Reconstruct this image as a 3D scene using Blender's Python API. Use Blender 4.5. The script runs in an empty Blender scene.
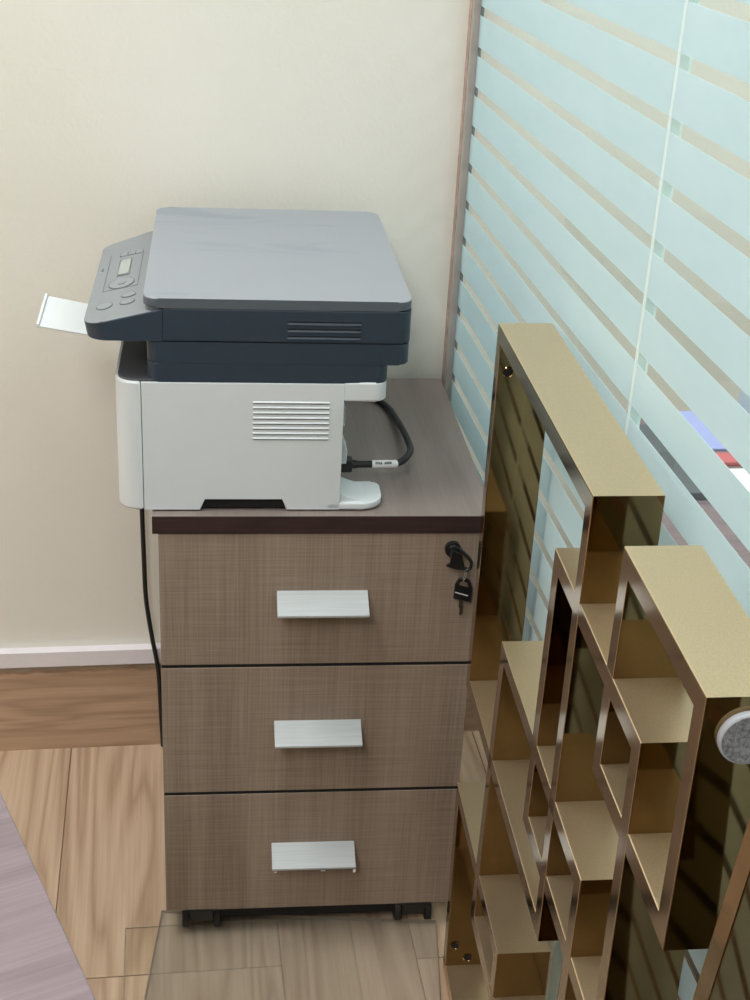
import bpy, bmesh, math, random
from mathutils import Matrix, Vector, noise
random.seed(7)
S = bpy.context.scene
COL = S.collection

# ------------------------------------------------------------------ camera
# room axes: X along the back wall, Y towards it, Z up; camera stands at x=y=0
F_PX = 1379.9
M = ((0.98900, -0.01710, 0.14693), (-0.13944, -0.43930, 0.88745), (0.04937, -0.89818, -0.43685))
cam_d = bpy.data.cameras.new('camera')
cam = bpy.data.objects.new('camera', cam_d)
COL.objects.link(cam)
cam_d.sensor_fit = 'VERTICAL'
cam_d.sensor_height = 24.0
cam_d.lens = 24.0 * F_PX / 1000.0
cam_d.clip_start = 0.02
mw = Matrix.Identity(4)
for r in range(3):
    mw[r][0], mw[r][1], mw[r][2] = M[r][0], -M[r][1], -M[r][2]
mw[2][3] = 1.34
cam.matrix_world = mw
S.camera = cam

# ------------------------------------------------------------------ light, exposure
S.view_settings.view_transform = 'Standard'
S.view_settings.look = 'None'
S.view_settings.gamma = 1.0
S.view_settings.use_curve_mapping = False
S.view_settings.exposure = -0.07
S.cycles.use_denoising = True
S.cycles.max_bounces = 10
S.cycles.diffuse_bounces = 5
S.cycles.glossy_bounces = 6
S.cycles.transparent_max_bounces = 16
S.cycles.sample_clamp_indirect = 6.0
wd = bpy.data.worlds.new('world')
S.world = wd
wd.use_nodes = True
wd.node_tree.nodes['Background'].inputs[0].default_value = (0.5, 0.5, 0.5, 1)
wd.node_tree.nodes['Background'].inputs[1].default_value = 0.3
CEIL = 2.65
PANELS = [(-0.65, 1.12, 0.60, 1.20, 31.0), (-0.65, -1.0, 0.60, 1.20, 44.0), (-2.3, 0.4, 0.60, 1.20, 20.0), (1.55, 0.6, 1.20, 2.40, 72.0)]
LIGHT_COL = (1.0, 0.99, 0.975)

# ------------------------------------------------------------------ helpers
def lin(r, g, b):
    def f(c):
        c /= 255.0
        return c / 12.92 if c <= 0.04045 else ((c + 0.055) / 1.055) ** 2.4
    return (f(r), f(g), f(b), 1.0)

def new_mat(name):
    m = bpy.data.materials.new(name)
    m.use_nodes = True
    nt = m.node_tree
    bs = nt.nodes['Principled BSDF']
    return m, nt, bs

def nd(nt, kind, **kw):
    n = nt.nodes.new(kind)
    for k, v in kw.items():
        if hasattr(n, k):
            setattr(n, k, v)
        else:
            n.inputs[k.replace('_', ' ')].default_value = v
    return n

def coords(nt, scale, loc=(0, 0, 0), rnd=False):
    tc = nt.nodes.new('ShaderNodeTexCoord')
    mp = nt.nodes.new('ShaderNodeMapping')
    mp.inputs['Scale'].default_value = scale
    mp.inputs['Location'].default_value = loc
    if rnd:
        oi = nt.nodes.new('ShaderNodeObjectInfo')
        mu = nt.nodes.new('ShaderNodeVectorMath'); mu.operation = 'SCALE'
        mu.inputs[0].default_value = (13.0, 37.0, 5.0)
        nt.links.new(oi.outputs['Random'], mu.inputs['Scale'])
        ad = nt.nodes.new('ShaderNodeVectorMath'); ad.operation = 'ADD'
        nt.links.new(tc.outputs['Object'], ad.inputs[0])
        nt.links.new(mu.outputs[0], ad.inputs[1])
        nt.links.new(ad.outputs[0], mp.inputs['Vector'])
    else:
        nt.links.new(tc.outputs['Object'], mp.inputs['Vector'])
    return mp.outputs[0]

def noise_n(nt, vec, scale=1.0, detail=4.0, rough=0.55, dist=0.0):
    n = nt.nodes.new('ShaderNodeTexNoise')
    n.inputs['Scale'].default_value = scale
    n.inputs['Detail'].default_value = detail
    n.inputs['Roughness'].default_value = rough
    n.inputs['Distortion'].default_value = dist
    nt.links.new(vec, n.inputs['Vector'])
    return n.outputs[0]

def ramp(nt, fac, stops):
    r = nt.nodes.new('ShaderNodeValToRGB')
    el = r.color_ramp.elements
    el[0].position, el[0].color = stops[0]
    el[1].position, el[1].color = stops[-1]
    for p, c in stops[1:-1]:
        e = el.new(p); e.color = c
    nt.links.new(fac, r.inputs[0])
    return r.outputs[0]

def mix(nt, a, b, fac, mode='MIX'):
    m = nt.nodes.new('ShaderNodeMix'); m.data_type = 'RGBA'; m.blend_type = mode
    for sock, v in ((m.inputs[6], a), (m.inputs[7], b)):
        if isinstance(v, (tuple, list)): sock.default_value = v
        else: nt.links.new(v, sock)
    if isinstance(fac, (int, float)): m.inputs[0].default_value = fac
    else: nt.links.new(fac, m.inputs[0])
    return m.outputs[2]

def bump(nt, bs, h, strength, dist=0.001):
    b = nt.nodes.new('ShaderNodeBump')
    b.inputs['Strength'].default_value = strength
    b.inputs['Distance'].default_value = dist
    nt.links.new(h, b.inputs['Height'])
    nt.links.new(b.outputs[0], bs.inputs['Normal'])

MAT = {}
def plain(name, rgb, rough=0.5, metal=0.0, fine=0.0, spec=0.5, var=0.04):
    m, nt, bs = new_mat(name)
    c = lin(*rgb)
    n = noise_n(nt, coords(nt, (60, 60, 60)), 1.0, 3.0)
    dk = tuple(x * (1 - var) for x in c[:3]) + (1,)
    nt.links.new(ramp(nt, n, [(0.3, dk), (0.7, c)]), bs.inputs['Base Color'])
    bs.inputs['Roughness'].default_value = rough
    bs.inputs['Metallic'].default_value = metal
    bs.inputs['Specular IOR Level'].default_value = spec
    if fine:
        bump(nt, bs, noise_n(nt, coords(nt, (900, 900, 900)), 1.0, 2.0), fine, 0.0003)
    MAT[name] = m
    return m

def wood(name, dark, midc, light, grain, across, rough=0.45, rnd=False, spec=0.4, fine_k=0.35, rings=5.0):
    """grain = axis index the grain runs along, across = cycles per metre across it"""
    m, nt, bs = new_mat(name)
    sc = [across] * 3; sc[grain] = across * 0.07
    v = coords(nt, tuple(sc), rnd=rnd)
    big = noise_n(nt, v, 1.0, 2.0, 0.5, 0.6)
    mm = nt.nodes.new('ShaderNodeMath'); mm.operation = 'MULTIPLY'; mm.inputs[1].default_value = rings
    nt.links.new(big, mm.inputs[0])
    fr = nt.nodes.new('ShaderNodeMath'); fr.operation = 'PINGPONG'; fr.inputs[1].default_value = 0.5
    nt.links.new(mm.outputs[0], fr.inputs[0])
    base = ramp(nt, fr.outputs[0], [(0.0, lin(*dark)), (0.18, lin(*midc)), (0.42, lin(*light))])
    sc2 = [across * 22] * 3; sc2[grain] = across * 0.5
    fine = noise_n(nt, coords(nt, tuple(sc2), rnd=rnd), 1.0, 3.0, 0.6)
    streak = ramp(nt, fine, [(0.3, lin(*dark)), (0.65, lin(*light))])
    nt.links.new(mix(nt, base, streak, fine_k), bs.inputs['Base Color'])
    bs.inputs['Roughness'].default_value = rough
    bs.inputs['Specular IOR Level'].default_value = spec
    bump(nt, bs, fine, 0.12, 0.0004)
    MAT[name] = m
    return m

def linen(name, dark, light, rough=0.55):
    """laminate printed like a coarse weave over vertical wood figure"""
    m, nt, bs = new_mat(name)
    h = noise_n(nt, coords(nt, (9, 9, 520)), 1.0, 3.0, 0.65)
    v = noise_n(nt, coords(nt, (420, 420, 7)), 1.0, 3.0, 0.65)
    b = noise_n(nt, coords(nt, (26, 26, 1.6), (3, 1, 2)), 1.0, 3.0, 0.6)
    a1 = nt.nodes.new('ShaderNodeMath'); a1.operation = 'ADD'
    nt.links.new(h, a1.inputs[0]); nt.links.new(v, a1.inputs[1])
    a2 = nt.nodes.new('ShaderNodeMath'); a2.operation = 'ADD'
    nt.links.new(a1.outputs[0], a2.inputs[0]); nt.links.new(b, a2.inputs[1])
    a3 = nt.nodes.new('ShaderNodeMath'); a3.operation = 'DIVIDE'; a3.inputs[1].default_value = 3.0
    nt.links.new(a2.outputs[0], a3.inputs[0])
    nt.links.new(ramp(nt, a3.outputs[0], [(0.36, lin(*dark)), (0.64, lin(*light))]), bs.inputs['Base Color'])
    bs.inputs['Roughness'].default_value = rough
    bs.inputs['Specular IOR Level'].default_value = 0.3
    bump(nt, bs, a1.outputs[0], 0.1, 0.0003)
    MAT[name] = m

# ---- materials
def make_materials():
    # painted, lightly stippled wall
    m, nt, bs = new_mat('wall_paint')
    lo = noise_n(nt, coords(nt, (2.2, 2.2, 2.2)), 1.0, 3.0)
    nt.links.new(ramp(nt, lo, [(0.3, lin(223, 222, 212)), (0.7, lin(229, 228, 220))]), bs.inputs['Base Color'])
    bs.inputs['Roughness'].default_value = 0.75
    bs.inputs['Specular IOR Level'].default_value = 0.25
    bump(nt, bs, noise_n(nt, coords(nt, (170, 170, 170)), 1.0, 5.0, 0.6), 0.22, 0.0025)
    MAT['wall_paint'] = m
    plain('ceiling_white', (235, 233, 228), 0.9)
    plain('rear_wall', (176, 160, 138), 0.8)
    wood('plank', (156, 130, 105), (182, 157, 132), (198, 175, 151), 1, 9.0, 0.42, rnd=True, rings=11)
    wood('floor_wood', (165, 135, 106), (184, 154, 123), (198, 169, 139), 1, 9.0, 0.45, rings=7)
    wood('baseboard_wood', (158, 132, 108), (176, 149, 123), (190, 163, 137), 0, 22.0, 0.5, rings=6)
    plain('rough_plaster', (196, 188, 170), 0.9, fine=0.5)
    plain('trunking', (226, 224, 230), 0.4)
    plain('post_metal', (176, 171, 165), 0.5, 0.2)
    plain('gasket_dark', (96, 112, 116), 0.5)
    plain('post_edge', (184, 164, 152), 0.8, var=0.35)
    # cabinet
    linen('linen_front', (124, 109, 96), (163, 147, 132))
    wood('slab_top', (124, 113, 109), (130, 120, 115), (136, 126, 121), 1, 26.0, 0.38, fine_k=0.65, rings=4)
    wood('slab_edge', (40, 28, 28), (52, 37, 37), (64, 47, 46), 0, 40.0, 0.45, fine_k=0.6)
    plain('carcass', (112, 96, 84), 0.6)
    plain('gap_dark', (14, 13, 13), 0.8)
    plain('black_plastic', (22, 23, 26), 0.4)
    plain('black_rubber', (20, 21, 21), 0.55)
    # brushed aluminium handle
    m, nt, bs = new_mat('handle_alu')
    br = noise_n(nt, coords(nt, (14, 900, 900)), 1.0, 2.0)
    nt.links.new(ramp(nt, br, [(0.3, lin(178, 185, 188)), (0.7, lin(190, 197, 200))]), bs.inputs['Base Color'])
    bs.inputs['Metallic'].default_value = 0.25
    bs.inputs['Roughness'].default_value = 0.45
    MAT['handle_alu'] = m
    plain('steel', (190, 190, 188), 0.25, 1.0)
    plain('white_mark', (225, 228, 228), 0.5)
    # printer
    plain('printer_white', (212, 220, 224), 0.42, fine=0.08, var=0.015)
    plain('printer_dark', (46, 60, 74), 0.42, fine=0.1)
    plain('printer_side_grey', (86, 95, 103), 0.42, fine=0.1)
    plain('printer_bin', (66, 69, 73), 0.5, fine=0.1)
    m, nt, bs = new_mat('lid_grey')
    sm = noise_n(nt, coords(nt, (5, 16, 8), (0.4, 2.1, 0)), 1.0, 3.0, 0.55, 0.8)
    nt.links.new(ramp(nt, sm, [(0.30, lin(126, 136, 146)), (0.40, lin(139, 145, 153)), (0.9, lin(144, 149, 156))]), bs.inputs['Base Color'])
    rr = nt.nodes.new('ShaderNodeMapRange')
    rr.inputs['To Min'].default_value = 0.38; rr.inputs['To Max'].default_value = 0.5
    nt.links.new(sm, rr.inputs[0]); nt.links.new(rr.outputs[0], bs.inputs['Roughness'])
    bump(nt, bs, noise_n(nt, coords(nt, (900, 900, 900)), 1.0, 2.0), 0.1, 0.0003)
    MAT['lid_grey'] = m
    plain('panel_grey', (128, 134, 139), 0.45, fine=0.1)
    plain('panel_line', (92, 97, 102), 0.5)
    plain('button_grey', (133, 139, 144), 0.4)
    plain('lcd', (158, 163, 160), 0.2)
    plain('label_white', (228, 230, 230), 0.6)
    # gold lattice
    m, nt, bs = new_mat('gold_steel')
    g = noise_n(nt, coords(nt, (30, 30, 30)), 1.0, 3.0)
    nt.links.new(ramp(nt, g, [(0.3, lin(143, 119, 84)), (0.7, lin(150, 126, 90))]), bs.inputs['Base Color'])
    bs.inputs['Metallic'].default_value = 1.0
    rr = nt.nodes.new('ShaderNodeMapRange')
    rr.inputs['To Min'].default_value = 0.04; rr.inputs['To Max'].default_value = 0.08
    nt.links.new(noise_n(nt, coords(nt, (9, 9, 9)), 1.0, 4.0), rr.inputs[0])
    nt.links.new(rr.outputs[0], bs.inputs['Roughness'])
    MAT['gold_steel'] = m
    # the same metal under a film of settled dust (upper sides of the bars)
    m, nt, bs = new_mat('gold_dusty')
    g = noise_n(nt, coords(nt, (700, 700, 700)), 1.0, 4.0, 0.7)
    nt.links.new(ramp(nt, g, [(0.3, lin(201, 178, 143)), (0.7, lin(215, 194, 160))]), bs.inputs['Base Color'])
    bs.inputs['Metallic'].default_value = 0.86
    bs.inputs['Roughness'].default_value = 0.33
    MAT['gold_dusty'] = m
    # narrow faces: paler copy of the gold, grazing reflection put into its colour
    m, nt, bs = new_mat('gold_edge_sheen')
    g = noise_n(nt, coords(nt, (20, 20, 60)), 1.0, 4.0)
    nt.links.new(ramp(nt, g, [(0.3, lin(184, 164, 140)), (0.7, lin(194, 174, 150))]), bs.inputs['Base Color'])
    bs.inputs['Metallic'].default_value = 1.0
    bs.inputs['Roughness'].default_value = 0.12
    MAT['gold_edge_sheen'] = m
    # felt
    m, nt, bs = new_mat('felt')
    fn = noise_n(nt, coords(nt, (420, 420, 420)), 1.0, 5.0, 0.7)
    nt.links.new(ramp(nt, fn, [(0.35, lin(92, 94, 98)), (0.68, lin(158, 160, 163))]), bs.inputs['Base Color'])
    bs.inputs['Roughness'].default_value = 0.95
    bump(nt, bs, fn, 0.6, 0.001)
    MAT['felt'] = m
    plain('felt_rim', (176, 182, 190), 0.9)
    # glass: clear pane, frosted film, clear floor sheets
    def clear(name, tint, refl, rough=0.02, ior=1.45, haze=None):
        m = bpy.data.materials.new(name); m.use_nodes = True
        nt = m.node_tree
        nt.nodes.remove(nt.nodes['Principled BSDF'])
        out = nt.nodes['Material Output']
        tr = nt.nodes.new('ShaderNodeBsdfTransparent'); tr.inputs[0].default_value = tint
        gl = nt.nodes.new('ShaderNodeBsdfGlossy'); gl.inputs['Roughness'].default_value = rough
        fr = nt.nodes.new('ShaderNodeFresnel'); fr.inputs[0].default_value = ior
        mu = nt.nodes.new('ShaderNodeMath'); mu.operation = 'MULTIPLY'; mu.inputs[1].default_value = refl
        nt.links.new(fr.outputs[0], mu.inputs[0])
        ge = nt.nodes.new('ShaderNodeNewGeometry')
        inv = nt.nodes.new('ShaderNodeMath'); inv.operation = 'SUBTRACT'; inv.inputs[0].default_value = 1.0
        nt.links.new(ge.outputs['Backfacing'], inv.inputs[1])
        m3 = nt.nodes.new('ShaderNodeMath'); m3.operation = 'MULTIPLY'
        nt.links.new(mu.outputs[0], m3.inputs[0]); nt.links.new(inv.outputs[0], m3.inputs[1])
        mu = m3
        mx = nt.nodes.new('ShaderNodeMixShader')
        nt.links.new(mu.outputs[0], mx.inputs[0])
        nt.links.new(tr.outputs[0], mx.inputs[1]); nt.links.new(gl.outputs[0], mx.inputs[2])
        res = mx.outputs[0]
        if haze:
            df = nt.nodes.new('ShaderNodeBsdfDiffuse'); df.inputs[0].default_value = haze[1]
            hx = nt.nodes.new('ShaderNodeMixShader'); hx.inputs[0].default_value = haze[0]
            nt.links.new(res, hx.inputs[1]); nt.links.new(df.outputs[0], hx.inputs[2]); res = hx.outputs[0]
        nt.links.new(res, out.inputs[0])
        MAT[name] = m
    clear('pane_glass', (0.93, 0.965, 0.955, 1), 0.6)
    clear('sheet_acrylic', (0.965, 0.97, 0.965, 1), 1.0, 0.12, haze=(0.14, lin(196, 192, 180)))
    clear('sheet_film', (0.985, 0.985, 0.975, 1), 0.6, 0.12)
    plain('sheet_rim', (160, 148, 128), 0.3)
    m = bpy.data.materials.new('frosted_film'); m.use_nodes = True
    nt = m.node_tree
    nt.nodes.remove(nt.nodes['Principled BSDF'])
    out = nt.nodes['Material Output']
    cn = noise_n(nt, coords(nt, (3, 8, 30)), 1.0, 4.0)
    cc = ramp(nt, cn, [(0.3, lin(211, 231, 236)), (0.7, lin(217, 235, 240))])
    df = nt.nodes.new('ShaderNodeBsdfDiffuse'); tl = nt.nodes.new('ShaderNodeBsdfTranslucent')
    nt.links.new(cc, df.inputs[0]); nt.links.new(cc, tl.inputs[0])
    mx = nt.nodes.new('ShaderNodeMixShader'); mx.inputs[0].default_value = 0.5
    nt.links.new(df.outputs[0], mx.inputs[1]); nt.links.new(tl.outputs[0], mx.inputs[2])
    gl = nt.nodes.new('ShaderNodeBsdfGlossy'); gl.inputs['Roughness'].default_value = 0.25
    m2 = nt.nodes.new('ShaderNodeMixShader'); m2.inputs[0].default_value = 0.03
    nt.links.new(mx.outputs[0], m2.inputs[1]); nt.links.new(gl.outputs[0], m2.inputs[2])
    nt.links.new(m2.outputs[0], out.inputs[0])
    MAT['frosted_film'] = m
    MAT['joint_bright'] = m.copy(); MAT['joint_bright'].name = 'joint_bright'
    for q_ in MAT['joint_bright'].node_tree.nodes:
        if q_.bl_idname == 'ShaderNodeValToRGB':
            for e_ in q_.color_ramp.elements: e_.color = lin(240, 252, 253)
    # desks and things beyond the glass
    wood('desk_top', (107, 94, 99), (118, 104, 109), (130, 116, 121), 0, 30.0, 0.36, fine_k=0.5, rings=5)
    plain('desk_leg', (120, 118, 120), 0.5)
    plain('paper', (240, 241, 243), 0.7)
    plain('blue_card', (152, 164, 216), 0.6)
    plain('red_card', (190, 96, 104), 0.6)
    plain('charcoal_card', (84, 90, 94), 0.6)
    plain('lamp_frame', (230, 230, 230), 0.5)
    m = bpy.data.materials.new('lamp_diffuser'); m.use_nodes = True
    nt = m.node_tree; bs = nt.nodes['Principled BSDF']
    bs.inputs['Base Color'].default_value = (0.9, 0.9, 0.9, 1)
    bs.inputs['Emission Color'].default_value = LIGHT_COL + (1,)
    bs.inputs['Emission Strength'].default_value = 1.0
    MAT['lamp_diffuser'] = m
make_materials()

def link(name, bm, mats, parent=None, smooth=True, angle=35):
    me = bpy.data.meshes.new(name)
    bmesh.ops.recalc_face_normals(bm, faces=bm.faces)
    bm.to_mesh(me); bm.free()
    if not isinstance(mats, (list, tuple)): mats = [mats]
    for m in mats: me.materials.append(MAT[m])
    if smooth:
        me.shade_smooth(); me.set_sharp_from_angle(angle=math.radians(angle))
    o = bpy.data.objects.new(name, me)
    COL.objects.link(o)
    o.parent = parent
    if smooth:
        w = o.modifiers.new('weighted', 'WEIGHTED_NORMAL'); w.keep_sharp = True; w.weight = 90
    return o

def empty(name, loc=(0, 0, 0), rotz=0.0, matrix=None):
    o = bpy.data.objects.new(name, None)
    COL.objects.link(o)
    o.empty_display_size = 0.05
    if matrix is not None: o.matrix_world = matrix
    else:
        o.location = loc; o.rotation_euler = (0, 0, rotz)
    return o

def tag(o, label=None, cat=None, group=None, kind=None):
    if label: o['label'] = label
    if cat: o['category'] = cat
    if group: o['group'] = group
    if kind: o['kind'] = kind
    return o

def bevel(bm, off, seg=2, edges=None):
    bmesh.ops.bevel(bm, geom=list(edges if edges is not None else bm.edges), offset=off, segments=seg, profile=0.5, affect='EDGES', clamp_overlap=True)
    return bm

def hexa(bm, p):
    """p: 4 bottom + 4 top points"""
    v = [bm.verts.new(q) for q in p]
    for f in ((3, 2, 1, 0), (4, 5, 6, 7), (0, 1, 5, 4), (1, 2, 6, 5), (2, 3, 7, 6), (3, 0, 4, 7)):
        bm.faces.new([v[i] for i in f])
    return bm

def box(x0, x1, y0, y1, z0, z1, bv=0.0, seg=2, bm=None):
    b = bmesh.new()
    hexa(b, [(x0, y0, z0), (x1, y0, z0), (x1, y1, z0), (x0, y1, z0), (x0, y0, z1), (x1, y0, z1), (x1, y1, z1), (x0, y1, z1)])
    if bv: bevel(b, bv, seg)
    if bm is not None:
        me = bpy.data.meshes.new('t'); b.to_mesh(me); b.free(); bm.from_mesh(me); bpy.data.meshes.remove(me)
        return bm
    return b

def prism(pts, a, b, axis='z', bv=0.0, seg=2, bm=None):
    """extrude a 2D outline: axis z -> (x,y), axis y -> (x,z), axis x -> (y,z)"""
    t = bmesh.new()
    def P(p, h):
        return {'z': (p[0], p[1], h), 'y': (p[0], h, p[1]), 'x': (h, p[0], p[1])}[axis]
    lo = [t.verts.new(P(p, a)) for p in pts]; hi = [t.verts.new(P(p, b)) for p in pts]
    n = len(pts)
    t.faces.new(lo[::-1]); t.faces.new(hi)
    for i in range(n): t.faces.new((lo[i], lo[(i + 1) % n], hi[(i + 1) % n], hi[i]))
    if bv:
        caps = set()
        for e in t.edges:
            if all(v in lo for v in e.verts) or all(v in hi for v in e.verts): caps.add(e)
        bevel(t, bv, seg, caps)
    if bm is not None:
        me = bpy.data.meshes.new('t'); t.to_mesh(me); t.free(); bm.from_mesh(me); bpy.data.meshes.remove(me)
        return bm
    return t

def rrect(x0, x1, y0, y1, r, n=6):
    """rounded rectangle outline; r scalar or 4 radii (x0y0, x1y0, x1y1, x0y1)"""
    if not isinstance(r, (tuple, list)): r = (r,) * 4
    out = []
    cs = ((x0, y0, 1, 1, 180), (x1, y0, -1, 1, 270), (x1, y1, -1, -1, 0), (x0, y1, 1, -1, 90))
    for (cx, cy, sx, sy, a0), rad in zip(cs, r):
        if rad <= 0: out.append((cx, cy)); continue
        ox, oy = cx + sx * rad, cy + sy * rad
        for i in range(n + 1):
            a = math.radians(a0 + 90.0 * i / n)
            out.append((ox + rad * math.cos(a), oy + rad * math.sin(a)))
    return out

def smooth_path(pts, sub=8):
    pts = [Vector(p) for p in pts]
    P = [pts[0] * 2 - pts[1]] + pts + [pts[-1] * 2 - pts[-2]]
    out = []
    for i in range(1, len(P) - 2):
        a, b, c, d = P[i - 1], P[i], P[i + 1], P[i + 2]
        for k in range(sub):
            t = k / sub
            out.append(0.5 * ((2 * b) + (c - a) * t + (2 * a - 5 * b + 4 * c - d) * t * t + (3 * b - a - 3 * c + d) * t ** 3))
    out.append(pts[-1])
    return out

def tube(path, r, seg=10, bm=None):
    b = bm if bm is not None else bmesh.new()
    prev = None
    up = Vector((0.13, 0.31, 0.94))
    for i, p in enumerate(path):
        d = (path[min(i + 1, len(path) - 1)] - path[max(i - 1, 0)]).normalized()
        s = d.cross(up)
        if s.length < 1e-4: s = d.cross(Vector((1, 0, 0)))
        s.normalize(); u = s.cross(d).normalized(); up = u
        rr = r if not callable(r) else r(i / max(1, len(path) - 1))
        ring = [b.verts.new(p + (s * math.cos(2 * math.pi * k / seg) + u * math.sin(2 * math.pi * k / seg)) * rr) for k in range(seg)]
        if prev:
            for k in range(seg): b.faces.new((prev[k], prev[(k + 1) % seg], ring[(k + 1) % seg], ring[k]))
        else: b.faces.new(ring[::-1])
        prev = ring
    b.faces.new(prev)
    return b

def disc(c, r, axis, h, seg=24, bv=0.0):
    """short cylinder from c along axis vector, length h"""
    a = Vector(axis).normalized()
    s = a.cross(Vector((0, 0, 1)))
    if s.length < 1e-3: s = Vector((1, 0, 0))
    s.normalize(); t = a.cross(s)
    b = bmesh.new(); c = Vector(c)
    lo = [b.verts.new(c + (s * math.cos(6.28318530718 * k / seg) + t * math.sin(6.28318530718 * k / seg)) * r) for k in range(seg)]
    hi = [b.verts.new(v.co + a * h) for v in lo]
    b.faces.new(lo[::-1]); b.faces.new(hi)
    for k in range(seg): b.faces.new((lo[k], lo[(k + 1) % seg], hi[(k + 1) % seg], hi[k]))
    if bv:
        bevel(b, bv, 2, [e for e in b.edges if all(v in hi for v in e.verts)])
    return b

# ================================================================== the setting
YW = 1.855          # back wall plane
GX = 0.406          # near face of the glass partition
XL, XR, YB = -3.2, 3.0, -3.2

floor = tag(link('floor', box(XL, XR, YB, YW + .1, -0.06, -0.004), 'floor_wood', smooth=False), 'light tan wood plank floor', 'floor', kind='structure')
# planks: 148 mm wide, laid along Y, end joints staggered
pm = None
SEAMS = [-1.642, -1.346, -1.05, -0.754, -0.458, -0.162, 0.134, 0.312, 0.490, 0.786, 1.082, 1.378]
PL = 1.22
for i in range(len(SEAMS) - 1):
    x0, x1 = SEAMS[i], SEAMS[i + 1]
    off = {5: 1.3505, 7: 1.3465, 4: 1.16, 6: 0.98}.get(i, 0.7 + 0.37 * (i % 3))
    for k in (-2, -1, 0, 1, 2):
        ya, yb = max(off + PL * (k - 1), -0.9), min(off + PL * k, YW)
        if yb - ya < 0.05: continue
        o = link('floor_plank', box(0.0006, x1 - x0 - 0.0006, 0, yb - ya - 0.0012, -0.004, 0.0, 0.0005, 1), 'plank', floor, smooth=False)
        o.location = (x0, ya, 0)

tag(link('ceiling', box(XL, XR, YB, YW, CEIL, CEIL + .08), 'ceiling_white', smooth=False), 'plain white ceiling', 'ceiling', kind='structure')
tag(link('wall_back', box(XL, XR, YW, YW + .1, 0, CEIL), 'wall_paint', smooth=False), 'cream painted wall with fine stipple behind the printer', 'wall', kind='structure')
tag(link('wall_left', box(XL - .1, XL, YB, YW, 0, CEIL), 'rear_wall', smooth=False), 'beige side wall', 'wall', kind='structure')
tag(link('wall_front', box(XL, XR, YB - .1, YB, 0, CEIL), 'rear_wall', smooth=False), 'beige wall opposite the printer', 'wall', kind='structure')
tag(link('wall_far_right', box(XR, XR + .1, YB, YW, 0, CEIL), 'rear_wall', smooth=False), 'cream wall of the room beyond the glass', 'wall', kind='structure')

# baseboard with a ragged upper edge and the strip of bare plaster above it
def baseboard(x0, x1, name):
    b = bmesh.new(); n = int((x1 - x0) / 0.006); y = 1.846
    rows = []
    for i in range(n + 1):
        x = x0 + (x1 - x0) * i / n
        t = 0.1445 + 0.0035 * noise.noise((x * 55, 0, 0)) + 0.002 * noise.noise((x * 230, 3, 0)) + 0.002 * math.sin(x * 6)
        rows.append([b.verts.new(q) for q in ((x, y, 0.0), (x, y, t), (x, YW, t + .001), (x, YW, 0))])
    for a, c in zip(rows, rows[1:]):
        for k in range(4): b.faces.new((a[k], c[k], c[(k + 1) % 4], a[(k + 1) % 4]))
    b.faces.new(rows[0]); b.faces.new(rows[-1][::-1])
    return tag(link(name, b, 'baseboard_wood', smooth=False), 'brown wood-grain baseboard with ragged upper edge', 'baseboard', kind='structure')
bb = baseboard(-1.2, 0.394, 'baseboard_back')
baseboard(0.43, 2.2, 'baseboard_beyond')
tag(link('plaster_patch', box(-1.2, 0.394, 1.8535, YW, 0.130, 0.160), 'rough_plaster', bb))
tr = link('trim_1', box(-1.4, 0.394, 1.838, YW, 0.1585, 0.1855, 0.0015), 'trunking')
tag(tr, 'white plastic cable trunking running along the wall above baseboard', 'cable trunking', kind='structure')

# glass partition: post, two panes, frosted film bands
wr = tag(empty('wall_right', (GX, 0.5, 0)), 'glass partition with pale frosted film bands', 'glass partition', kind='structure')
def in_wr(o): o.location = (-GX, -0.5, 0); return o
JY = 1.094
panes = [(JY + 0.0030, 1.832), (-1.0, JY - 0.0030)]
for ya, yb in panes:
    in_wr(link('glass_pane', box(GX, GX + 0.010, ya, yb, 0.0, 2.42), 'pane_glass', wr, smooth=False))
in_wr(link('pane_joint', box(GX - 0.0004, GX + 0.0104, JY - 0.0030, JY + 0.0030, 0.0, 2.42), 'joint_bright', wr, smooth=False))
PITCH, GAP, Z0 = 0.05, 0.0112, 1.137
shared = []
for ya, yb in panes:
    b = box(GX - 0.0003, GX - 0.0001, ya + 0.0005, yb - 0.0005, 0, PITCH - GAP)
    me = bpy.data.meshes.new('frosted_band'); b.to_mesh(me); b.free(); me.materials.append(MAT['frosted_film'])
    for k in range(-23, 26):
        z = Z0 + GAP / 2 + PITCH * k
        if z < 0.30 or z > 2.38: continue
        o = bpy.data.objects.new('frosted_band', me); COL.objects.link(o); o.parent = wr
        o.location = (-GX, -0.5, z)
post = link('trim_2', box(0.3966, 0.4062, 1.8325, YW, 0.0, CEIL, 0.0006, 1), 'post_metal', smooth=False)
tag(post, 'grey metal post holding the glass partition at the wall', 'post', kind='structure')
link('sealant', box(0.3956, 0.3966, 1.840, YW, 0.0, CEIL), 'post_edge', post, smooth=False)
link('gasket', box(0.4062, 0.4085, 1.8225, 1.8325, 0.0, 2.42), 'gasket_dark', post, smooth=False)
rail = link('trim_3', box(0.404, 0.436, -1.0, 1.832, 2.42, 2.47), 'post_metal', smooth=False)
tag(rail, 'grey metal head rail above the glass partition', 'rail', kind='structure')
tag(link('wall_over_glass', box(0.38, 0.46, YB, 1.832, 2.47, CEIL), 'wall_paint', smooth=False), 'cream lintel above the glass partition', 'wall', kind='structure')
tag(link('wall_right_near', box(0.38, 0.46, YB, -1.0, 0, 2.47), 'wall_paint', smooth=False), 'cream wall beside the glass partition', 'wall', kind='structure')

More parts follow.
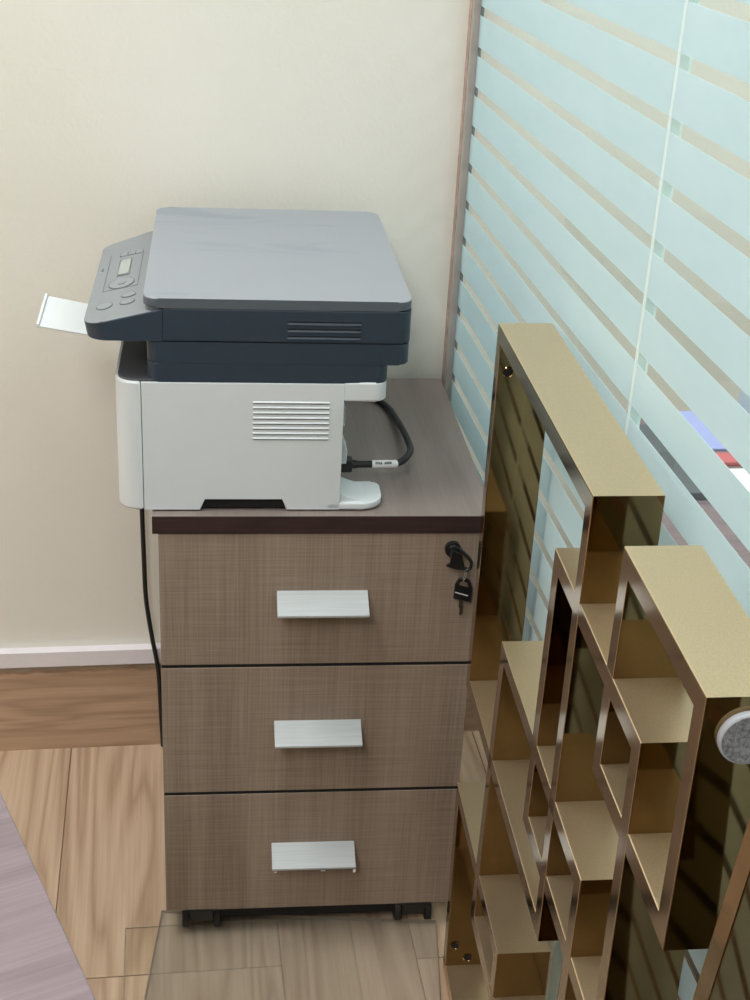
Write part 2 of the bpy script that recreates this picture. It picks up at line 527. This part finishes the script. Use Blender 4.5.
# ceiling lamps
for k, (x, y, sx, sy, pw) in enumerate(PANELS):
    lp = tag(empty('ceiling_light', (x, y, CEIL)), ['white panel light in ceiling over the printer', 'white panel light in ceiling behind the desk', 'white panel light in ceiling by the side wall', 'white panel light in ceiling beyond the glass'][k], 'ceiling light')
    b = bmesh.new()
    for q in ((-sx / 2 - .02, -sx / 2, -sy / 2 - .02, sy / 2 + .02), (sx / 2, sx / 2 + .02, -sy / 2 - .02, sy / 2 + .02), (-sx / 2, sx / 2, -sy / 2 - .02, -sy / 2), (-sx / 2, sx / 2, sy / 2, sy / 2 + .02)):
        box(*q, -0.012, 0.0, bm=b)
    link('frame', b, 'lamp_frame', lp, smooth=False)
    link('diffuser', box(-sx / 2, sx / 2, -sy / 2, sy / 2, -0.006, 0.0), 'lamp_diffuser', lp, smooth=False)
    ld = bpy.data.lights.new('panel_lamp', 'AREA')
    ld.shape = 'RECTANGLE'; ld.size = sx; ld.size_y = sy; ld.energy = pw; ld.color = LIGHT_COL
    lo = bpy.data.objects.new('panel_lamp', ld); COL.objects.link(lo); lo.parent = lp; lo.location = (0, 0, -0.014)

# ================================================================== drawer cabinet
ZS = 0.6303
CAB = (-0.0207, 1.4089)
CROT = math.radians(-2.265)
def cab_pt(x, y, z):
    c, s = math.cos(CROT), math.sin(CROT)
    return Vector((CAB[0] + c * x - s * y, CAB[1] + s * x + c * y, z))
cab = tag(empty('drawer_cabinet', (CAB[0], CAB[1], 0), CROT), 'brown linen-look three-drawer cabinet on casters under the printer', 'cabinet')
W = 0.394
link('top_panel', box(0, W, 0.0012, 0.443, ZS - 0.022, ZS, 0.0006, 1), 'slab_top', cab, smooth=False)
link('edge_band', box(0, W, 0.0, 0.0012, ZS - 0.022, ZS, 0.0003, 1), 'slab_edge', cab, smooth=False)
DX0, DX1 = 0.0066, 0.3815
b = bmesh.new()
box(DX0 + .001, DX0 + .017, 0.020, 0.425, 0.050, ZS - .022, bm=b); box(DX1 - .017, DX1 - .001, 0.020, 0.425, 0.050, ZS - .022, bm=b)
box(DX0 + .017, DX1 - .017, 0.410, 0.425, 0.050, ZS - .022, bm=b); box(DX0 + .017, DX1 - .017, 0.020, 0.410, 0.050, 0.066, bm=b)
link('body', b, 'carcass', cab, smooth=False)
link('inner_box', box(DX0 + .018, DX1 - .018, 0.023, 0.409, 0.067, ZS - .024), 'gap_dark', cab, smooth=False)
hz = [0.5315, 0.3475, 0.157]
for i, (z0, z1) in enumerate(((0.4305, 0.6073), (0.2413, 0.4259), (0.0485, 0.2367))):
    d = link('drawer_front', box(DX0, DX1, 0.002, 0.020, z0, z1, 0.0005, 1), 'linen_front', cab, smooth=False)
    zt = hz[i]
    prof = [(0.002, zt + .0004), (0.002, zt - .003), (-0.0285, zt - 0.0185), (-0.0305, zt - 0.0175), (-0.0305, zt - 0.0150)]
    h = prism(prof, 0.1428, 0.2500, 'x', 0.0003, 1)
    link('handle', h, 'handle_alu', d, smooth=False)
    if i == 0:
        lk = link('lock_cylinder', disc((0.3472, 0.002, 0.5880), 0.0096, (0, -1, 0), 0.006, 24, 0.0012), 'black_plastic', d)
    if i == 2:
        for (px, w_, l_) in ((0.2465, .0035, .006), (0.205, .006, .0022), (0.1455, .003, .0025)):
            link('film_scrap', box(px, px + w_, -0.0302, -0.0298, zt - 0.0185 - l_, zt - 0.0195), 'white_mark', d, smooth=False)
for zg in (0.4282, 0.2390):
    link('gap_strip', box(DX0 + .0004, DX1 - .0004, 0.0028, 0.0195, zg - .0023, zg + .0023), 'gap_dark', cab, smooth=False)
link('under_shade_box', box(0.030, 0.356, 0.012, 0.400, 0.026, 0.0498), 'gap_dark', cab, smooth=False)  # black box added in place of the shade under the cabinet
# casters
for (cx, cy) in ((0.052, 0.024), (0.336, 0.024), (0.052, 0.375), (0.336, 0.375)):
    base = 0.0068 if cy < .2 else 0.0
    b = bmesh.new()
    box(cx - .022, cx + .022, cy - .022, cy + .022, 0.0455, 0.050, bm=b)
    prism([(cy - .020, .046), (cy + .018, .046), (cy + .021, .030), (cy + .012, .020), (cy - .006, .017), (cy - .016, .024)], cx - .016, cx + .016, 'x', 0.001, 1, bm=b)
    fk = link('caster', b, 'black_plastic', cab)
    for sx in (-1, 1):
        link('wheel', disc((cx + sx * 0.017, cy - .002, base + 0.0175), 0.0175, (sx, 0, 0), 0.008, 20, 0.0015), 'black_rubber', fk)

# keys: one turned in the lock, the other hanging from it on a wire loop
k1 = tag(empty('key', cab_pt(0.3472, -0.004, 0.588), CROT), 'black-headed key pushed into the cabinet lock', 'key')
def rel(pts, o): return [(p[0] - o[0], p[1] - o[1]) for p in pts]
ko = (0.3472, 0.588)
sh = [Vector((p[0] - ko[0], -0.012, p[1] - ko[1])) for p in ((0.3409, 0.5985), (0.3470, 0.5985), (0.3545, 0.5930), (0.3622, 0.5862), (0.3676, 0.5776), (0.3662, 0.5700), (0.3609, 0.5672))]
link('bow_loop', tube(smooth_path(sh, 6), 0.0021, 8), 'black_plastic', k1)
link('bow_plate', prism(rel([(0.3436, 0.5952), (0.3560, 0.5885), (0.3590, 0.5760), (0.3622, 0.5680), (0.3510, 0.5690), (0.3385, 0.5730), (0.3380, 0.5752), (0.3432, 0.5765)], ko), -0.0135, -0.0100, 'y', 0.0006, 1), 'black_plastic', k1)
link('blade', box(-0.0045, 0.0045, -0.012, -0.0005, -0.001, 0.001), 'steel', k1, smooth=False)
k2 = tag(empty('key', cab_pt(0.3625, -0.004, 0.535), CROT), 'black-headed key hanging below the lock on a wire loop', 'key')
ko = (0.3625, 0.535)
head = rel([(0.3514, 0.5249), (0.3735, 0.5192), (0.3738, 0.5384), (0.3700, 0.5490), (0.3625, 0.5535), (0.3562, 0.5518), (0.3523, 0.5440)], ko)
hole_ = rel([(0.3570, 0.5440), (0.3680, 0.5405), (0.3665, 0.5462), (0.3615, 0.5488), (0.3580, 0.5475)], ko)
b = prism(head, -0.004, -0.0005, 'y', 0.0006, 1)
hd = link('head', b, 'black_plastic', k2)
link('head_slot', prism(hole_, -0.0044, -0.0038, 'y'), 'carcass', hd, smooth=False)
link('head_line', prism(rel([(0.3528, 0.5334), (0.3686, 0.5284), (0.3688, 0.5294), (0.3530, 0.5344)], ko), -0.0045, -0.0038, 'y'), 'white_mark', hd, smooth=False)
link('blade', prism(rel([(0.3585, 0.5230), (0.3640, 0.5215), (0.3640, 0.5045), (0.3612, 0.5014), (0.3600, 0.5035), (0.3602, 0.5100), (0.3590, 0.5130)], ko), -0.0030, -0.0014, 'y'), 'steel', k2, smooth=False)
lp = [Vector((p[0] - ko[0], p[1], p[2] - ko[1])) for p in ((0.3625, -0.008, 0.571), (0.3640, -0.008, 0.562), (0.3625, -0.006, 0.553), (0.3610, -0.003, 0.548), (0.3612, -0.006, 0.556), (0.3620, -0.009, 0.566), (0.3625, -0.008, 0.571))]
link('wire_loop', tube(smooth_path(lp, 5), 0.0006, 6), 'steel', k2)

# ================================================================== printer
PR = empty('laser_printer', cab_pt(0.0, -0.009, ZS), CROT)
tag(PR, 'white and charcoal laser printer with flatbed scanner lid on the cabinet', 'printer')
def Zr(z): return (z - ZS) * 1.013
Y0, Y1 = 0.022, 0.404
# body with handle notch at the base
pts = [(-0.0090, Zr(.6322)), (0.0545, Zr(.6322)), (0.0585, Zr(.6470)), (0.1480, Zr(.6470)), (0.1520, Zr(.6322)), (0.2135, Zr(.6322)), (0.2135, Zr(.7635)), (0.2135, Zr(.7852)), (-0.0090, Zr(.7852))]
body = link('body', prism(pts, Y0, Y1, 'y', 0.0012, 2), 'printer_white', PR)
link('base_recess', box(0.04, 0.17, Y0 + .004, Y1 - .01, Zr(.634), Zr(.650)), 'gap_dark', body, smooth=False)
# top lip running past the rear
lipo = rrect(0.2136, 0.2615, Y0 + .0002, Y1, (0, 0.014, 0.006, 0))
link('rear_lip', prism(lipo, Zr(.7645), Zr(.7872), 'z', 0.003, 3), 'printer_white', body)
# rear foot plate, thin with rounded outer corner, swelling towards the body
link('rear_foot', prism(rrect(0.2000, 0.2640, Y0, Y0 + 0.060, (0, .024, .010, 0), 8), Zr(.6325), Zr(.6405), 'z', 0.002, 2), 'printer_white', body)
ramp_b = bmesh.new()
g = []
for i in range(9):
    x = 0.2125 + 0.042 * i / 8
    h = Zr(.6400) + 0.012 * (1 - i / 8) ** 2.2
    g.append([ramp_b.verts.new((x, Y0 + 0.004 + 0.010 * (i / 8) ** 2, h)), ramp_b.verts.new((x, Y0 + 0.056, h)), ramp_b.verts.new((x, Y0 + 0.056, Zr(.640))), ramp_b.verts.new((x, Y0 + 0.004 + 0.010 * (i / 8) ** 2, Zr(.640)))])
for a, c in zip(g, g[1:]):
    for k in range(4): ramp_b.faces.new((a[k], c[k], c[(k + 1) % 4], a[(k + 1) % 4]))
ramp_b.faces.new(g[0]); ramp_b.faces.new(g[-1][::-1])
link('foot_fillet', ramp_b, 'printer_white', body)
# front door wrapping the left end with rounded vertical corners
fd = prism(rrect(-0.0380, -0.0096, Y0, Y1, (.0230, 0, 0, .0230), 8), Zr(.6326), Zr(.7858), 'z', 0.003, 3)
link('front_door', fd, 'printer_white', PR)
# output ledge and the dark collar under the scanner
link('output_bin', prism(rrect(-0.0350, 0.0100, Y0 + .003, Y1 - .003, (.020, 0, 0, .020), 8), Zr(.7845), Zr(.7878), 'z', 0.001, 1), 'printer_bin', PR)
link('collar', prism(rrect(-0.0022, 0.2615, Y0 + .001, Y1 - .001, (.012, .013, .01, .01)), Zr(.7858), Zr(.8072), 'z', 0.0015, 2), 'printer_dark', PR)
link('scanner_base', prism(rrect(-0.0022, 0.2838, Y0 + .0008, Y1 - .001, (.012, .012, .01, .01)), Zr(.8074), Zr(.8312), 'z', 0.0022, 2), 'printer_dark', PR)
sb = link('scanner_body', prism(rrect(0.0158, 0.2844, Y0, Y1, (0, .013, .01, 0)), Zr(.8322), Zr(.8682), 'z', 0.0016, 2), 'printer_dark', PR)
for z in (.8535, .8455, .8375):
    link('vent_slit', prism([(Y0 - .0002, Zr(z + .0011)), (Y0 + .0012, Zr(z + .0011)), (Y0 + .0012, Zr(z - .0018)), (Y0 - .0012, Zr(z - .0010))], 0.149, 0.2285, 'x'), 'printer_dark', sb, smooth=False)
    link('vent_slit', box(0.149, 0.2285, Y0 - .0004, Y0 + .001, Zr(z + .0012), Zr(z + .0026)), 'gap_dark', sb, smooth=False)
# louvres on the white side
for i in range(8):
    z = 0.7640 - i * 0.0061
    link('vent_louvre', prism([(Y0 + .0006, Zr(z + .0012)), (Y0 - .0012, Zr(z - .0006)), (Y0 - .0012, Zr(z - .0013)), (Y0 + .0006, Zr(z - .0013))], 0.1130, 0.1975, 'x'), 'printer_white', body, smooth=False)
    link('vent_gap', box(0.1130, 0.1975, Y0 - .0003, Y0 + .001, Zr(z - .0026), Zr(z - .0013)), 'printer_side_grey', body, smooth=False)
# control panel: sloping top, rounded front corners
def pz(x): return Zr(0.8675) + (x - 0.0155) / 0.0825 * 0.0195 if x < 0.0155 else Zr(0.8675)
plan = []
for i in range(9):
    a = math.radians(270 - 90 * i / 8); plan.append((-0.0460 + 0.0230 * math.cos(a), Y0 + 0.0230 + 0.0230 * math.sin(a)))
plan += [(-0.0686, 0.312), (-0.0675, 0.322), (-0.0638, 0.3275), (-0.0570, 0.3312), (-0.0120, 0.354), (0.0154, 0.366), (0.0154, Y0)]
b = bmesh.new()
lo = [b.verts.new((x + (0.003 if x < -.03 else 0), y, Zr(.8320))) for x, y in plan]; hi = [b.verts.new((x, y, pz(x))) for x, y in plan]
topf = b.faces.new(hi); topf.material_index = 1; b.faces.new(lo[::-1])
for i in range(len(plan)): b.faces.new((lo[i], lo[(i + 1) % len(plan)], hi[(i + 1) % len(plan)], hi[i]))
bevel(b, 0.0016, 2, [e for e in b.edges if all(v in hi for v in e.verts) and not all(v.co.x > .015 for v in e.verts)])
cp = link('control_panel', b, ['printer_dark', 'panel_grey'], PR, angle=50)
for p in cp.data.polygons:
    p.material_index = 1 if p.normal.z > 0.75 else 0
def on_panel(name, outline, h0, h1, mat, parent=cp):
    b = bmesh.new()
    lo = [b.verts.new((x, y, pz(x) + h0)) for x, y in outline]; hi = [b.verts.new((x, y, pz(x) + h1)) for x, y in outline]
    b.faces.new(lo[::-1]); b.faces.new(hi)
    n = len(outline)
    for i in range(n): b.faces.new((lo[i], lo[(i + 1) % n], hi[(i + 1) % n], hi[i]))
    return link(name, b, mat, parent)
def oval(cx, cy, rx, ry, n=24): return [(cx + rx * math.cos(6.28318 * k / n), cy + ry * math.sin(6.28318 * k / n)) for k in range(n)]
def frame_line(x0, x1, y0, y1, t):
    for q in ((x0, x0 + t, y0, y1), (x1 - t, x1, y0, y1), (x0, x1, y0, y0 + t * 1.6)):
        on_panel('panel_line', [(q[0], q[2]), (q[1], q[2]), (q[1], q[3]), (q[0], q[3])], -.0005, 0.0003, 'panel_line')
frame_line(-0.0558, -0.0160, 0.130, 0.276, 0.0007)
sc_ = on_panel('screen_bezel', rrect(-0.0430, -0.0285, 0.180, 0.248, .001, 2), -.0005, 0.0006, 'panel_line')
on_panel('screen', rrect(-0.0418, -0.0297, 0.1855, 0.2445, .001, 2), 0.0, 0.0009, 'lcd', sc_)
for cx, cy, rx, ry, nm in ((-0.0495, 0.0755, .0092, .0125, 'power_button'), (-0.0246, 0.0990, .0085, .0088, 'menu_button'), (-0.0246, 0.0745, .0085, .0095, 'menu_button'), (-0.0356, 0.1500, .0150, .0200, 'direction_ring')):
    rb = on_panel(nm, oval(cx, cy, rx, ry), -.0005, 0.0005, 'panel_line')
    on_panel('button_cap', oval(cx, cy, rx - .0011, ry - .0016), -.0003, 0.0008, 'button_grey', rb)
    if nm == 'direction_ring': on_panel('centre_button', oval(cx, cy, .0045, .0065), 0, 0.0016, 'button_grey', rb)
for cx in (-0.0400, -0.0310, -0.0220):
    rb = on_panel('mode_button', rrect(cx - .0042, cx + .0042, 0.262, 0.2755, .001, 2), -.0005, 0.0008, 'button_grey')
    on_panel('button_edge', rrect(cx - .0042, cx - .0034, 0.262, 0.2755, .0002, 1), 0, 0.0011, 'panel_line', rb)
on_panel('panel_mark', rrect(-0.0632, -0.0610, 0.214, 0.226, .0008, 2), -.0004, 0.0004, 'panel_line')
on_panel('panel_mark', rrect(-0.0642, -0.0622, 0.198, 0.206, .0008, 2), -.0004, 0.0004, 'lcd')
# scanner lid
lid = prism(rrect(-0.0050, 0.2842, Y0 - .0005, 0.4080, .016, 8), Zr(.8688), Zr(.8795), 'z', 0.0018, 3)
lo_ = link('scanner_lid', lid, ['printer_side_grey', 'lid_grey'], PR, angle=40)
for p in lo_.data.polygons:
    p.material_index = 1 if p.normal.z > 0.35 else 0
link('lid_hook', prism(rrect(0.0010, 0.0150, Y0 + .001, Y0 + .040, .006), Zr(.8655), Zr(.8690), 'z'), 'printer_side_grey', lo_)
# output tray extension with raised stop
b = bmesh.new()
hexa(b, [(-0.132, 0.154, Zr(.8005)), (-0.03, 0.154, Zr(.7835)), (-0.03, 0.258, Zr(.7835)), (-0.1345, 0.266, Zr(.8005)),
         (-0.132, 0.154, Zr(.8028)), (-0.03, 0.154, Zr(.7858)), (-0.03, 0.258, Zr(.7858)), (-0.1345, 0.266, Zr(.8028))])
bevel(b, 0.0006, 1)
et = link('output_extension', b, 'printer_white', PR, smooth=False)
b = bmesh.new()
hexa(b, [(-0.1345, 0.1535, Zr(.8000)), (-0.131, 0.1535, Zr(.8000)), (-0.1335, 0.267, Zr(.8000)), (-0.137, 0.267, Zr(.8000)),
         (-0.1345, 0.1535, Zr(.8055)), (-0.131, 0.1535, Zr(.8055)), (-0.1335, 0.267, Zr(.8055)), (-0.137, 0.267, Zr(.8055))])
bevel(b, 0.0006, 1)
link('paper_stop', b, 'printer_white', et, smooth=False)
# rear connectors
link('rear_cover', box(0.2125, 0.2195, 0.060, 0.090, Zr(.7190), Zr(.7420), .001, 1), 'printer_white', PR, smooth=False)
link('rear_socket', prism([(0.2125, Zr(.669)), (0.2235, Zr(.669)), (0.2245, Zr(.684)), (0.2195, Zr(.698)), (0.2125, Zr(.698))], 0.068, 0.100, 'y', .0008, 1), 'printer_white', PR, smooth=False)
for (fx, fy) in ((-.02, .05), (.19, .05), (-.02, .37), (.19, .37)):
    link('foot', disc((fx + .02, fy, 0.0), 0.008, (0, 0, 1), Zr(.6345), 14), 'black_rubber', PR)

# power cord at the rear of the printer
cord = tag(empty('power_cord', cab_pt(0.224, 0.080, 0.6598), CROT), 'black power cord looping from the printer rear across the cabinet top', 'cord')
def rc(p): return Vector((p[0] - .224, p[1] - .080, p[2] - .6598))
cpts = [rc(p) for p in ((0.2290, 0.0800, .6598), (0.2440, 0.0792, .6600), (0.2565, 0.0793, .6602), (0.2720, 0.0800, .6602), (0.2857, 0.0824, .6595), (0.2985, 0.0980, .6590), (0.3095, 0.1330, .6545), (0.3125, 0.1800, .6475), (0.3110, 0.2350, .6420), (0.3080, 0.2780, .6380), (0.3040, 0.3150, .6353), (0.2930, 0.3430, .6348), (0.2700, 0.3620, .6348), (0.2400, 0.3700, .6348))]
cab_t = link('cable', tube(smooth_path(cpts, 8), 0.0042, 12), 'black_rubber', cord)
pl = link('plug', prism(rrect(-0.0088, 0.0085, -0.008, 0.008, .002), -0.0072, 0.0072, 'z', .001, 1), 'black_plastic', cord)
link('strain_relief', disc((0.0080, 0.0, 0.0), 0.0052, (1, 0, 0.0), 0.006, 14), 'black_plastic', pl)
lw = link('paper_label', tube(smooth_path(cpts, 8)[16:33], 0.0048, 14), 'label_white', cord)
for i in range(9):
    if i == 4: continue
    x = 0.2602 + i * 0.0022
    y = 0.0795 + max(0, (x - .268)) * .09
    link('print_mark', box(x - .224, x - .224 + .0014, y - .080 - .0047, y - .080 - .0026, .6618 - .6598, .6618 - .6598 + .0024), 'printer_side_grey', lw, smooth=False)

# cable hanging down the wall left of the cabinet
hc = [(-0.004, 1.836, .640), (-0.024, 1.837, .628), (-0.037, 1.836, .585), (-0.0405, 1.834, .520), (-0.0407, 1.832, .4317), (-0.0398, 1.832, .3453), (-0.0382, 1.830, .2788), (-0.0307, 1.826, .2141), (-0.0254, 1.824, .1799), (-0.0216, 1.828, .140), (-0.0195, 1.832, .0617), (-0.0185, 1.834, .030), (-0.018, 1.836, .0045)]
tag(link('signal_cable', tube(smooth_path(hc, 8), 0.0035, 10), 'black_rubber'), 'black cable hanging down the wall at the left of the cabinet', 'cable')

# ================================================================== gold lattice leaning by the glass
A = Vector((.3342, 1.3106, .8936)); Bv = Vector((.3173, .9072, .8936)); Dv = Vector((.3425, 1.3106, .02))
eu = (Bv - A).normalized(); ev = (A - Dv).normalized(); nn = eu.cross(ev).normalized()
org = A - ev * .8936
mat = Matrix.Identity(4)
for r in range(3):
    mat[r][0], mat[r][1], mat[r][2], mat[r][3] = -nn[r], -eu[r], ev[r], org[r]
BW, BD = 0.0178, 0.057
def inset(q, w):
    """inner corners of a quad given in order TF, TN, BN, BF (u right, v up)"""
    n = len(q); out = []
    cx = sum(p[0] for p in q) / n; cy = sum(p[1] for p in q) / n
    ln = []
    for i in range(n):
        a, b = q[i], q[(i + 1) % n]
        dx, dy = b[0] - a[0], b[1] - a[1]; L = math.hypot(dx, dy)
        nx, ny = -dy / L, dx / L
        if (cx - a[0]) * nx + (cy - a[1]) * ny < 0: nx, ny = -nx, -ny
        ln.append((nx, ny, nx * a[0] + ny * a[1] + w))
    for i in range(n):
        a, b = ln[i - 1], ln[i]
        det = a[0] * b[1] - a[1] * b[0]
        out.append(((a[2] * b[1] - a[1] * b[2]) / det, (a[0] * b[2] - a[2] * b[0]) / det))
    return out
def gold_frame(root, q, names=('top_bar', 'side_bar', 'bottom_bar', 'side_bar'), d0=0.0, d1=BD, edge='gold_edge_sheen'):
    inn = inset(q, BW)
    res = []
    for i, nm in enumerate(names):
        j = (i + 1) % 4
        loop = [q[i], q[j], inn[j], inn[i]]
        b = bmesh.new()
        hexa(b, [(d0, -p[0], p[1]) for p in loop] + [(d1, -p[0], p[1]) for p in loop])
        b.verts.ensure_lookup_table()
        V = list(b.verts)
        bevel(b, 0.0008, 2, [e for e in b.edges if {V.index(e.verts[0]), V.index(e.verts[1])} in ({0, 1}, {2, 3}, {4, 5}, {6, 7})])
        o = link(nm, b, ['gold_steel', 'gold_dusty', edge], root, smooth=False)
        for p in o.data.polygons:
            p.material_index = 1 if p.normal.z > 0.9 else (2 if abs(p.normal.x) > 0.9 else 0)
        res.append(o)
    return res
GL = tag(empty('metal_lattice', matrix=mat), 'polished gold metal lattice of overlapping rectangular frames standing by the glass', 'metal lattice')
FR = [
    [(0.0, .8936), (.4040, .8936), (.3995, .4437), (-.0135, .4447)],
    [(.3118, .8000), (.5830, .7955), (.5880, .5020), (.3015, .5030)],
    [(.4920, .8975), (.6775, .8965), (.6773, .7016), (.4862, .7012)],
    [(.1480, .6050), (.4975, .6010), (.4965, .2140), (.1190, .2136)],
    [(-.0210, .2975), (.2607, .2935), (.2575, .0), (-.0170, .0025)]]
bars = [gold_frame(GL, q, d0=0.0002 * (i % 3), d1=BD - 0.0002 * (i % 2)) for i, q in enumerate(FR)]
def screw_hole(bar, d, u, v, r=0.0048):
    b = bmesh.new()
    n = 20
    rings = []
    for rr, h in ((r * 1.0, -0.0001), (r * 1.12, 0.0005), (r * 1.3, -0.0001)):
        rings.append([b.verts.new((d + rr * math.cos(6.28318 * k / n), -(u + h), v + rr * math.sin(6.28318 * k / n))) for k in range(n)])
    for a, c in zip(rings, rings[1:]):
        for k in range(n): b.faces.new((a[k], a[(k + 1) % n], c[(k + 1) % n], c[k]))
    h = link('screw_hole', b, 'gold_steel', bar)
    link('hole_bore', disc((d, -u + .0002, v), r, (0, -1, 0), 0.0004, 20), 'gap_dark', h, smooth=False)
screw_hole(bars[0][3], 0.0110, 0.0172, .8465)
screw_hole(bars[4][3], 0.0105, 0.0010, .0545)
screw_hole(bars[4][3], 0.0285, 0.0010, .0330)
pad = link('felt_pad', disc((0.0285, -.6774, .8690), 0.0176, (0, -1, 0), 0.005, 32, 0.001), 'felt', bars[2][1])
rb = bmesh.new(); n = 32; rings = []
for rr, h in ((0.0177, 0.0), (0.0180, 0.0026), (0.0176, 0.0046), (0.0165, 0.0052)):
    rings.append([rb.verts.new((0.0285 + rr * math.cos(6.28318 * k / n), -(.6774 + h), .869 + rr * math.sin(6.28318 * k / n))) for k in range(n)])
for a, c in zip(rings, rings[1:]):
    for k in range(n): rb.faces.new((a[k], a[(k + 1) % n], c[(k + 1) % n], c[k]))
link('pad_rim', rb, 'felt_rim', pad)

# a second gold frame, nearer, tilted back against the glass
TILT = math.radians(9.45)
m2 = mat @ Matrix.Translation((0.0, -0.6236, 0.056)) @ Matrix.Rotation(TILT, 4, 'X')
G2 = tag(empty('metal_screen', matrix=m2), 'gold metal screen frame tilted beside the glass at the lower right corner', 'metal screen')
gold_frame(G2, [(0.0, 1.05), (0.34, 1.05), (0.34, 0.0), (0.0, 0.0)], edge='gold_steel')

# ================================================================== clear sheets on the floor
def sheet(name, loc, rot, w, l, t, mat_, label):
    o = empty(name, loc, rot)
    link('sheet', box(0, w, -l, 0, 0, t), mat_, o, smooth=False)
    e = 0.0009
    b = bmesh.new()
    box(-e, 0, -l, 0, 0, t, bm=b); box(w, w + e, -l, 0, 0, t, bm=b); box(-e, w + e, 0, e, 0, t, bm=b); box(-e, w + e, -l - e, -l, 0, t, bm=b)
    link('rim', b, 'sheet_rim', o, smooth=False)
    tag(o, label, 'floor sheet')
sheet('clear_film', (-0.0685, 1.4345, 0.0003), 0.0, 0.30, 0.62, 0.0010, 'sheet_film', 'thin clear film lying on the planks beside the cabinet foot')
sheet('acrylic_sheet', (-0.0204, 1.4587, 0.0018), math.radians(-8.0), 0.372, 0.56, 0.0045, 'sheet_acrylic', 'greenish clear acrylic sheet lying on the floor under the cabinet front')

# ================================================================== desk in the lower left corner
def desk(loc, rot, x0, x1, y0, y1, h, label, mat_='desk_top'):
    d = tag(empty('desk', loc, rot), label, 'desk')
    t = link('desktop', box(x0, x1, y0, y1, h - .025, h, 0.0012, 2), mat_, d, smooth=False)
    for yy in (y0 + .10, y1 - .14):
        link('leg_panel', box(x0 + .08, x1 - .12, yy, yy + .025, 0.0, h - .025, 0.001, 1), 'desk_leg', d, smooth=False)
    link('modesty_panel', box(x0 + .08, x0 + .098, y0 + .125, y1 - .14, 0.25, h - .025), 'desk_leg', d, smooth=False)
    return d
desk((-0.1178, 0.7821, 0), math.atan2(.348, .937), -0.75, 0.0, -1.10, 0.25, 0.74, 'desk with pinkish grey wood-grain top in the lower left corner')

# ================================================================== beyond the glass
dh = 0.70
desk((0.47, -0.60, 0), 0.0, 0.0, 0.75, 0.0, 2.14, dh, 'desk with pinkish grey top standing behind the glass')  # unseen near end lengthened to shade the floor beyond the glass
def flat(name, x0, x1, y0, y1, z, t, mat_, label, cat, rot=0.0):
    o = link(name, box(-(x1 - x0) / 2, (x1 - x0) / 2, -(y1 - y0) / 2, (y1 - y0) / 2, 0, t, min(.001, t / 3), 1), mat_, smooth=False)
    o.location = ((x0 + x1) / 2, (y0 + y1) / 2, z); o.rotation_euler = (0, 0, rot)
    return tag(o, label, cat)
flat('notebook', .500, .607, 1.285, 1.475, dh, .010, 'charcoal_card', 'dark grey notebook on the desk behind the glass', 'notebook')
flat('folder', .612, .690, 1.415, 1.530, dh, .004, 'blue_card', 'pale blue folder on the desk behind the glass', 'folder')
flat('booklet', .612, .690, 1.372, 1.398, dh, .006, 'red_card', 'small red booklet beside the blue folder behind the glass', 'booklet')
flat('paper_sheet', .612, .690, 1.240, 1.362, dh, .002, 'paper', 'white paper sheet in front of the red booklet behind the glass', 'paper')
flat('paper_stack', .694, .840, 1.330, 1.500, dh, .050, 'paper', 'tall white paper stack to the right of the blue folder behind the glass', 'paper stack', 0.0)
